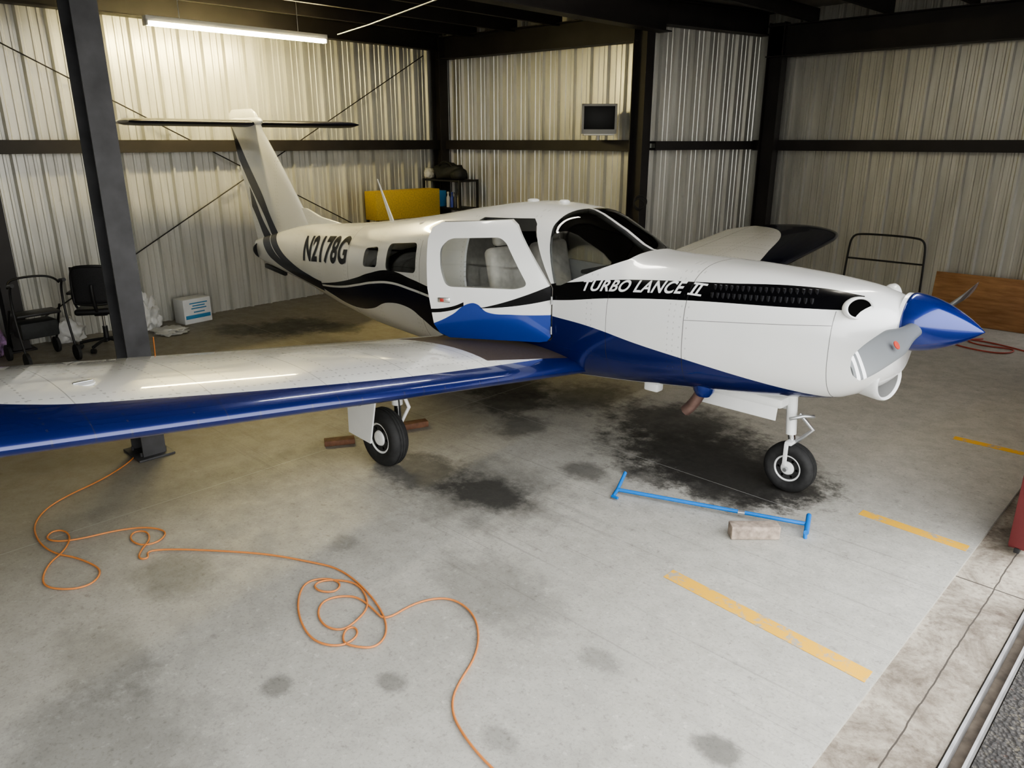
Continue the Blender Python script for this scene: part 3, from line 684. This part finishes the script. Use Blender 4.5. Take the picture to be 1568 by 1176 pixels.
# ------------------------------------------------------------------ lights
def fluor_or_fill(x,y0,y1,z,st,col=(1,.86,.50)):
    e=empty("fluorescent_or_fill_light",(x,(y0+y1)/2,z))
    box("housing",(x,(y0+y1)/2,z+.05),(.11,y1-y0,.06),pm("fixture_white",(.75,.75,.72),.4,var=0),e,.008)
    mt=emis("fluorescent_or_fill_glow",col,st)
    for dx in (-.035,.035): cyl("tube_%d"%(1 if dx<0 else 2),(x+dx,y0+.03,z),(x+dx,y1-.03,z),.019,mt,e,n=14)
    for yy in (y0+.01,y1-.01): box("end_cap_%d"%int(yy*100),(x,yy,z+.01),(.11,.025,.07),m_plastwhite,e,.006)
    for yy in (y0+.4,y1-.4): cyl("hanger_%d"%int(yy*100),(x,yy,z+.08),(x,yy,4.13),.004,m_alu,e,n=8)
fluor_or_fill(-7.35,-1.08,1.24,3.58,110,(1,.83,.40))
fluor_or_fill(-2.6,-1.2,1.2,3.72,26,(1,.95,.84))  # added fill fixture, out of view, to brighten the interior
fluor_or_fill(-.2,.9,3.2,3.72,26,(1,.95,.84))  # second added fill fixture, also out of view
tube("electrical_conduit",[(-7.18,1.32,3.66),(-6.2,1.1,3.66),(-4.1,.4,3.62),(-2.75,.0,3.85)],.009,m_alu,straight=True)

# ------------------------------------------------------------------ props
e=empty("crt_television",(-4.75,4.0,2.6)); XF=Matrix.Translation((-4.80,3.86,2.63))@Matrix.Rotation(math.radians(42),4,'Z')
m_tv=pm("tv_grey_plastic",(.22,.22,.21),.5,var=.05)
boxes("bezel",[((0,-.01,.17),(.48,.05,.03)),((0,-.01,-.175),(.48,.05,.06)),((-.225,-.01,0),(.03,.05,.37)),((.225,-.01,0),(.03,.05,.37))],m_tv,e)
box("screen",(0,-.005,.01),(.43,.03,.31),pm("crt_screen",(.008,.009,.009),.45,var=0,spec=.2),e,.01)
v=[(-.235,.015,-.2),(.235,.015,-.2),(.235,.015,.185),(-.235,.015,.185),(-.13,.33,-.13),(.13,.33,-.13),(.13,.33,.10),(-.13,.33,.10)]
mk("rear_housing",v,[(0,1,2,3),(4,5,6,7),(0,1,5,4),(1,2,6,5),(2,3,7,6),(3,0,4,7)],m_tv,e)
box("bracket_tray",(0,.12,-.215),(.42,.34,.02),m_plastwhite,e,.004)
cyl("bracket_arm",(0,.14,-.27),(0,.33,-.27),.02,m_plastwhite,e); cyl("bracket_post",(0,.14,-.285),(0,.14,-.21),.025,m_plastwhite,e)
XF=Matrix.Identity(4)
e=empty("storage_rack",(-8.0,3.95,0))
for z in (.4,.85,1.25,1.70): box("shelf_%d"%int(z*100),(-8.0,3.92,z),(.95,.42,.03),m_black,e,.004)
for dx in (-.46,.46):
    for dy in (-.2,.2): box("upright_%d_%d"%(dx*100,dy*100),(-8.0+dx,3.92+dy,.86),(.035,.035,1.72),m_black,e,.003)
e=empty("duffel_bag",(-8.1,3.9,1.73)); m_bag=pm("black_nylon",(.02,.022,.022),.7,var=.3,scale=15)
def blob(name,c,r,mat,par,sub=3,amp=.12,seed=0,flat=True):
    bm=bmesh.new(); bmesh.ops.create_icosphere(bm,subdivisions=sub,radius=1)
    from mathutils import noise as N_
    for v in bm.verts:
        n=v.co.normalized(); k=1+amp*N_.noise(n*2.3+Vector((seed,seed*2,0)))*1.5+amp*.7*N_.noise(n*6+Vector((seed,0,0)))+amp*.35*N_.noise(n*14+Vector((seed,0,0)))
        v.co=Vector((n.x*r[0],n.y*r[1],n.z*r[2]))*k
        if flat and v.co.z<-r[2]*.7: v.co.z=-r[2]*.7
    bmesh.ops.transform(bm,matrix=XF@Matrix.Translation(c),verts=bm.verts)
    me=bpy.data.meshes.new(name); bm.to_mesh(me); bm.free(); return fin_(name,me,mat,par,True,60)
blob("bag_body",(-7.95,3.88,1.825),(.36,.17,.15),m_bag,e,seed=3,amp=.25)
blob("bag_pouch",(-7.66,3.82,1.80),(.14,.14,.11),m_bag,e,seed=5)
tube("bag_strap",[(-8.15,3.8,1.9),(-8.0,3.74,2.08),(-7.8,3.75,2.0),(-7.75,3.8,1.88)],.012,m_bag,e)
e=empty("folded_towel",(-8.4,3.8,1.75)); blob("cloth",(-8.42,3.82,1.80),(.08,.1,.10),m_plastwhite,e,seed=9,sub=4)
e=empty("product_carton",(-8.2,3.75,1.27)); box("carton",(-8.22,3.80,1.40),(.32,.16,.26),pm("carton_blue",(.05,.22,.48),.5),e,.004)
box("carton_label",(-8.20,3.717,1.42),(.20,.004,.12),pm("label_pale",(.55,.65,.75),.5),e,.001)
for i,(x,c) in enumerate([(-7.92,(.5,.5,.5)),(-7.82,(.03,.06,.35)),(-7.74,(.04,.04,.05)),(-7.65,(.3,.3,.32))]):
    e=empty("spray_bottle",(x,3.8,1.265)); lathe("bottle",(x,3.8,1.266),(0,0,1),[(0,.032),(.16,.033),(.19,.014),(.22,.014),(.225,.02),(.25,.018)],pm("bottle_plastic_%d"%i,c,.4,var=0),e,18)
e=empty("yellow_storage_cabinet",(-8.0,2.95,0)); m_yc=pm("yellow_laminate",(.62,.43,.07),.6,var=.15,scale=40)
box("panel",(-8.05,2.95,1.36),(.30,1.30,.44),m_yc,e,.012)
for dy in (-.62,.62): 
    for dx in (-.13,.13): box("leg_%d_%d"%(dx*100,dy*100),(-8.05+dx,2.95+dy,.57),(.04,.04,1.14),m_black,e,.004)
box("lower_rail_1",(-7.91,2.95,1.10),(.03,1.28,.05),m_black,e,.004); box("lower_rail_2",(-7.91,2.95,.5),(.03,1.28,.05),m_black,e,.004); box("lower_shelf",(-8.05,2.95,.52),(.30,1.26,.02),m_yc,e,.003)
def chair(x,y,rz):
    global XF
    e=empty("office_chair",(x,y,0)); XF=Matrix.Translation((x,y,0))@Matrix.Rotation(math.radians(rz),4,'Z')
    m=m_black
    for k in range(5):
        a=k*2*math.pi/5+.3; c,s_=math.cos(a),math.sin(a)
        tube("base_arm_%d"%(k+1),[(0,0,.11),(.15*c,.15*s_,.105),(.29*c,.29*s_,.075)],.018,m,e)
        lathe("caster_%d"%(k+1),(.29*c-.02*s_,.29*s_+.02*c,.03),(-s_,c,0),[(-.045,.022),(-.043,.029),(.003,.029),(.005,.022)],m,e,18)
        cyl("caster_stem_%d"%(k+1),(.29*c,.29*s_,.03),(.29*c,.29*s_,.08),.008,m,e)
    cyl("gas_lift_outer",(0,0,.08),(0,0,.26),.028,m,e); cyl("gas_lift_rod",(0,0,.26),(0,0,.42),.015,m_chrome,e)
    box("tilt_mechanism",(0,0,.42),(.2,.14,.04),m,e,.01)
    box("seat",(0,0,.475),(.48,.48,.075),m,e,.035,seg=4)
    mesh=pm("chair_mesh_fabric",(.018,.018,.02),.8,var=.4,scale=120)
    V=[];F=[];A,B=10,10
    for i in range(A+1):
        for j in range(B+1):
            u=-1+2*i/A; w=j/B; zz=.58+.42*w; V.append((-.25-.05*w+.05*u*u,(.22-.02*w)*u,zz))
    for i in range(A):
        for j in range(B): F.append((i*(B+1)+j,(i+1)*(B+1)+j,(i+1)*(B+1)+j+1,i*(B+1)+j+1))
    o=mk("back_mesh",V,F,mesh,e,True,normals=False); md=o.modifiers.new("t",'SOLIDIFY'); md.thickness=.008
    pts=[(-.20,.22,.58),(-.22,.22,.8),(-.25,.20,.98),(-.30,.12,1.01),(-.30,-.12,1.01),(-.25,-.20,.98),(-.22,-.22,.8),(-.20,-.22,.58),(-.24,-.1,.56),(-.24,.1,.56)]
    tube("back_frame",pts,.016,m,e,cyclic=True)
    tube("back_support",[(-.05,0,.42),(-.25,0,.43),(-.31,0,.55),(-.30,0,.8)],.02,m,e)
    for sg in (-1,1):
        tube("armrest_post_%d"%(sg+2),[(0,sg*.22,.44),(0,sg*.28,.5),(-.02,sg*.28,.66)],.014,m,e)
        box("armrest_pad_%d"%(sg+2),(0,sg*.28,.68),(.25,.07,.03),m,e,.012)
    XF=Matrix.Identity(4)
chair(-7.50,-1.96,150)
def rollator(x,y,rz):
    global XF
    e=empty("rollator_walker",(x,y,0)); XF=Matrix.Translation((x,y,0))@Matrix.Rotation(math.radians(rz),4,'Z')
    for sg in (-1,1):
        tube("side_frame_%d"%(sg+2),[(-.28,sg*.25,.12),(-.10,sg*.25,.55),(-.12,sg*.25,.86),(-.24,sg*.25,.90)],.013,m_black,e)
        tube("front_leg_%d"%(sg+2),[(.28,sg*.25,.12),(-.02,sg*.25,.60)],.013,m_black,e,straight=True)
        lathe("rear_wheel_%d"%(sg+2),(-.28,sg*.25,.09),(0,1,0),[(-.018,.06),(-.016,.09),(.016,.09),(.018,.06)],m_rubber,e,26)
        lathe("front_wheel_%d"%(sg+2),(.28,sg*.25,.09),(0,1,0),[(-.018,.06),(-.016,.09),(.016,.09),(.018,.06)],m_rubber,e,26)
        cyl("grip_%d"%(sg+2),(-.16,sg*.25,.885),(-.28,sg*.25,.905),.02,m_black,e)
    tube("backrest_bar",[(-.12,-.25,.86),(-.02,-.24,.93),(0,0,.95),(-.02,.24,.93),(-.12,.25,.86)],.012,m_black,e)
    box("seat",(.0,0,.54),(.26,.44,.03),m_black,e,.01); box("under_basket",(.06,0,.36),(.26,.38,.18),m_bag,e,.02)
    cyl("cross_bar",(.15,-.25,.33),(.15,.25,.33),.01,m_black,e)
    XF=Matrix.Identity(4)
rollator(-7.42,-2.66,185)
e=empty("shopping_bag",(-8.02,-3.03,0)); blob("bag_body",(-8.02,-3.03,.17),(.17,.15,.23),pm("purple_print_plastic",(.34,.22,.40),.5,var=.8,scale=14),e,seed=11,amp=.3,sub=4)
e=empty("plastic_trash_bag",(-8.06,-2.08,0)); blob("bag_body",(-8.12,-2.2,.12),(.13,.16,.17),m_plastwhite,e,seed=4,amp=.3,sub=4)
e=empty("plastic_dust_sheet",(-8.1,-1.28,0)); blob("bunched_sheet",(-8.1,-1.24,.16),(.14,.13,.24),m_plastwhite,e,seed=14,amp=.4,sub=4); blob("sheet_spill",(-7.72,-1.15,.02),(.22,.18,.03),m_plastwhite,e,seed=21,amp=.4,sub=4)
e=empty("oil_carton",(-8.1,-.75,0)); m_cart=pm("carton_white",(.66,.67,.66),.6,var=.04)
XF=Matrix.Translation((-8.10,-.66,0))@Matrix.Rotation(math.radians(8),4,'Z')
box("carton",(0,0,.165),(.24,.40,.33),m_cart,e,.005); m_cb=pm("carton_print_blue",(.05,.22,.40),.6,var=0)
box("print_band",(.122,0,.09),(.003,.36,.05),m_cb,e,.001)
for i,(z,w) in enumerate([(.27,.26),(.235,.18),(.2,.22),(.15,.16)]): box("print_line_%d"%i,(.122,.02,z),(.003,w,.016),m_cb,e,.001)
XF=Matrix.Identity(4)
m_pipe=pm("grey_pvc_pipe",(.22,.23,.24),.5)
for i,(a,b) in enumerate([((-6.86,-3.5),(-6.88,-2.47)),((-6.76,-3.55),(-6.78,-2.6))]): 
    cyl("pipe_length",(a[0],a[1],.035),(b[0],b[1],.035),.033,m_pipe)
e=empty("hand_truck",(-1.65,6.1,0)) 
tube("loop_frame",[(-2.15,6.25,.06),(-2.13,6.28,.9),(-2.10,6.29,1.05),(-2.0,6.29,1.10),(-1.25,6.29,1.10),(-1.15,6.29,1.05),(-1.12,6.28,.9),(-1.10,6.25,.06)],.014,m_black,e,order=3)
for z in (.3,.75): cyl("cross_rail_%d"%(z*100),(-2.13,6.27,z),(-1.12,6.27,z),.012,m_black,e)
box("toe_plate",(-1.62,6.17,.02),(.9,.22,.02),m_black,e,.003)
for x in (-2.22,-1.03): lathe("wheel_%d"%(-x*100),(x,6.32,.10),(1,0,0),[(-.025,.06),(-.022,.10),(.022,.10),(.025,.06)],m_rubber,e,24)
s=NT("plywood"); mp=s.n("ShaderNodeMapping"); s.l(s.obj(),mp.inputs[0]); mp.inputs["Scale"].default_value=(1.2,1,9); f=s.noise(3,6,.6,mp.outputs[0]); c=s.mix(s.ramp(f,.3,.7),(.24,.115,.045),(.42,.23,.10)); s.l(c,s.b.inputs["Base Color"]); s.b.inputs["Roughness"].default_value=.6
box("plywood_sheet",(.14,6.45,.33),(2.28,.02,.66),s.m,None,.002,rot=(-8,0,0))
tube("air_hose",[(-.15,5.7,.012),(-.35,5.5,.012),(-.1,5.25,.012),(.3,5.5,.012),(.25,5.0,.012),(-.3,5.1,.012),(-.6,5.4,.012),(-.1,5.7,.012),(.5,5.3,.012),(.9,5.1,.012)],.009,m_redhose)
e=empty("hanging_cord_coil",(-4.2,4.0,1.5))
for i in range(3): torus("coil_%d"%(i+1),(-4.17+i*.012,4.00-i*.004,1.50+.02*i),(.6,-.8,.1),.075+.006*i,.007,m_black,e,30,8)
tube("cord_tail",[(-4.17,4.0,1.43),(-4.14,3.99,1.2),(-4.18,4.0,.9)],.006,m_black,e)
e=empty("aircraft_tow_bar",(-.25,-.66,0))
cyl("bar",(-.82,-.88,.03),(.35,-.47,.045),.013,m_towblue,e)
tube("nose_fork",[(-.79,-.97,.02),(-.82,-.88,.03),(-.86,-.74,.10)],.013,m_towblue,e,straight=True)
cyl("fork_pin",(-.80,-.97,.02),(-.75,-.97,.02),.010,m_towblue,e)
cyl("t_handle",(.39,-.58,.045),(.31,-.36,.05),.016,m_towblue,e); cyl("handle_leg",(.38,-.57,.04),(.385,-.57,.0),.012,m_towblue,e)
cyl("bar_clamp",(-.05,-.61,.035),(-.01,-.596,.037),.018,m_alu,e)
box("wooden_wheel_chock",(.145,-.775,.045),(.30,.09,.088),m_wood,None,.008,rot=(0,0,44))
e=empty("wheel_chock_pair",(-2.6,-1.7,0))
box("block_1",(-2.98,-1.72,.022),(.24,.09,.044),m_redwood,e,.006,rot=(0,0,60)); box("block_2",(-2.84,-1.08,.025),(.26,.09,.05),m_redwood,e,.006,rot=(0,0,70))
P=[(-418,-282),(-400,-292),(-382,-302),(-361,-330),(-350,-359),(-337,-376),(-317,-387),(-291,-390),(-271,-387),(-259,-380),(-238,-374),(-228,-376),(-221,-383),(-223,-392),(-234,-401),(-246,-401),(-262,-393),(-271,-382),(-286,-374),(-299,-374),(-303,-380),(-295,-386),(-285,-381),(-279,-369),(-275,-351),(-266,-336),(-251,-329),(-241,-338),(-244,-348),(-258,-350),(-266,-344),(-260,-338),(-248,-341),(-239,-350),(-230,-355),(-226,-350),(-236,-348),(-228,-337),(-207,-319),(-181,-299),(-157,-287),(-137,-278),(-108,-280),(-82,-287),(-68,-296),(-64,-306),(-71,-312),(-79,-315),(-87,-308),(-85,-303),(-78,-306),(-76,-315),(-83,-322),(-95,-324),(-115,-318),(-131,-308),(-139,-298),(-133,-288),(-123,-286),(-118,-293),(-125,-299),(-133,-298),(-133,-290),(-121,-281),(-110,-281),(-94,-288),(-88,-301),(-87,-310),(-96,-314),(-108,-311),(-116,-303),(-114,-294),(-106,-287),(-90,-288),(-78,-290),(-80,-269),(-72,-254),(-57,-252),(-41,-259),(-25,-275),(-15,-299),(-5,-309),(8,-314),(22,-317),(34,-318),(60,-322),(100,-325)]
tube("extension_cord",[(-3.93,-2.70,.9),(-4.0,-2.69,.4),(-4.08,-2.74,.02)]+[(a/100,b/100,.009) for a,b in P],.0055,m_orange,order=3,res=5)

# ------------------------------------------------------------------ world, camera
w=bpy.data.worlds.new("overcast_sky"); SC.world=w; w.use_nodes=True; nt=w.node_tree; bg=nt.nodes["Background"]
tc=nt.nodes.new("ShaderNodeTexCoord"); sp=nt.nodes.new("ShaderNodeSeparateXYZ"); nt.links.new(tc.outputs["Generated"],sp.inputs[0])
rp=nt.nodes.new("ShaderNodeValToRGB"); nt.links.new(sp.outputs[2],rp.inputs[0])
rp.color_ramp.elements[0].color=(.80,.79,.76,1); rp.color_ramp.elements[1].color=(.92,.95,1.0,1)
nt.links.new(rp.outputs[0],bg.inputs[0]); bg.inputs[1].default_value=3.8
cam=bpy.data.cameras.new("camera"); co=bpy.data.objects.new("camera",cam); COL.objects.link(co)
co.location=(1.967,-4.787,2.34); co.rotation_euler=(math.radians(90)-math.atan(373/1150.),0,math.radians(44.3))
cam.sensor_width=36; cam.lens=36*1150/1568.; cam.clip_start=.05
SC.camera=co
SC.view_settings.view_transform='AgX'
try: SC.view_settings.look='AgX - Medium High Contrast'
except Exception: pass
SC.view_settings.exposure=0.66
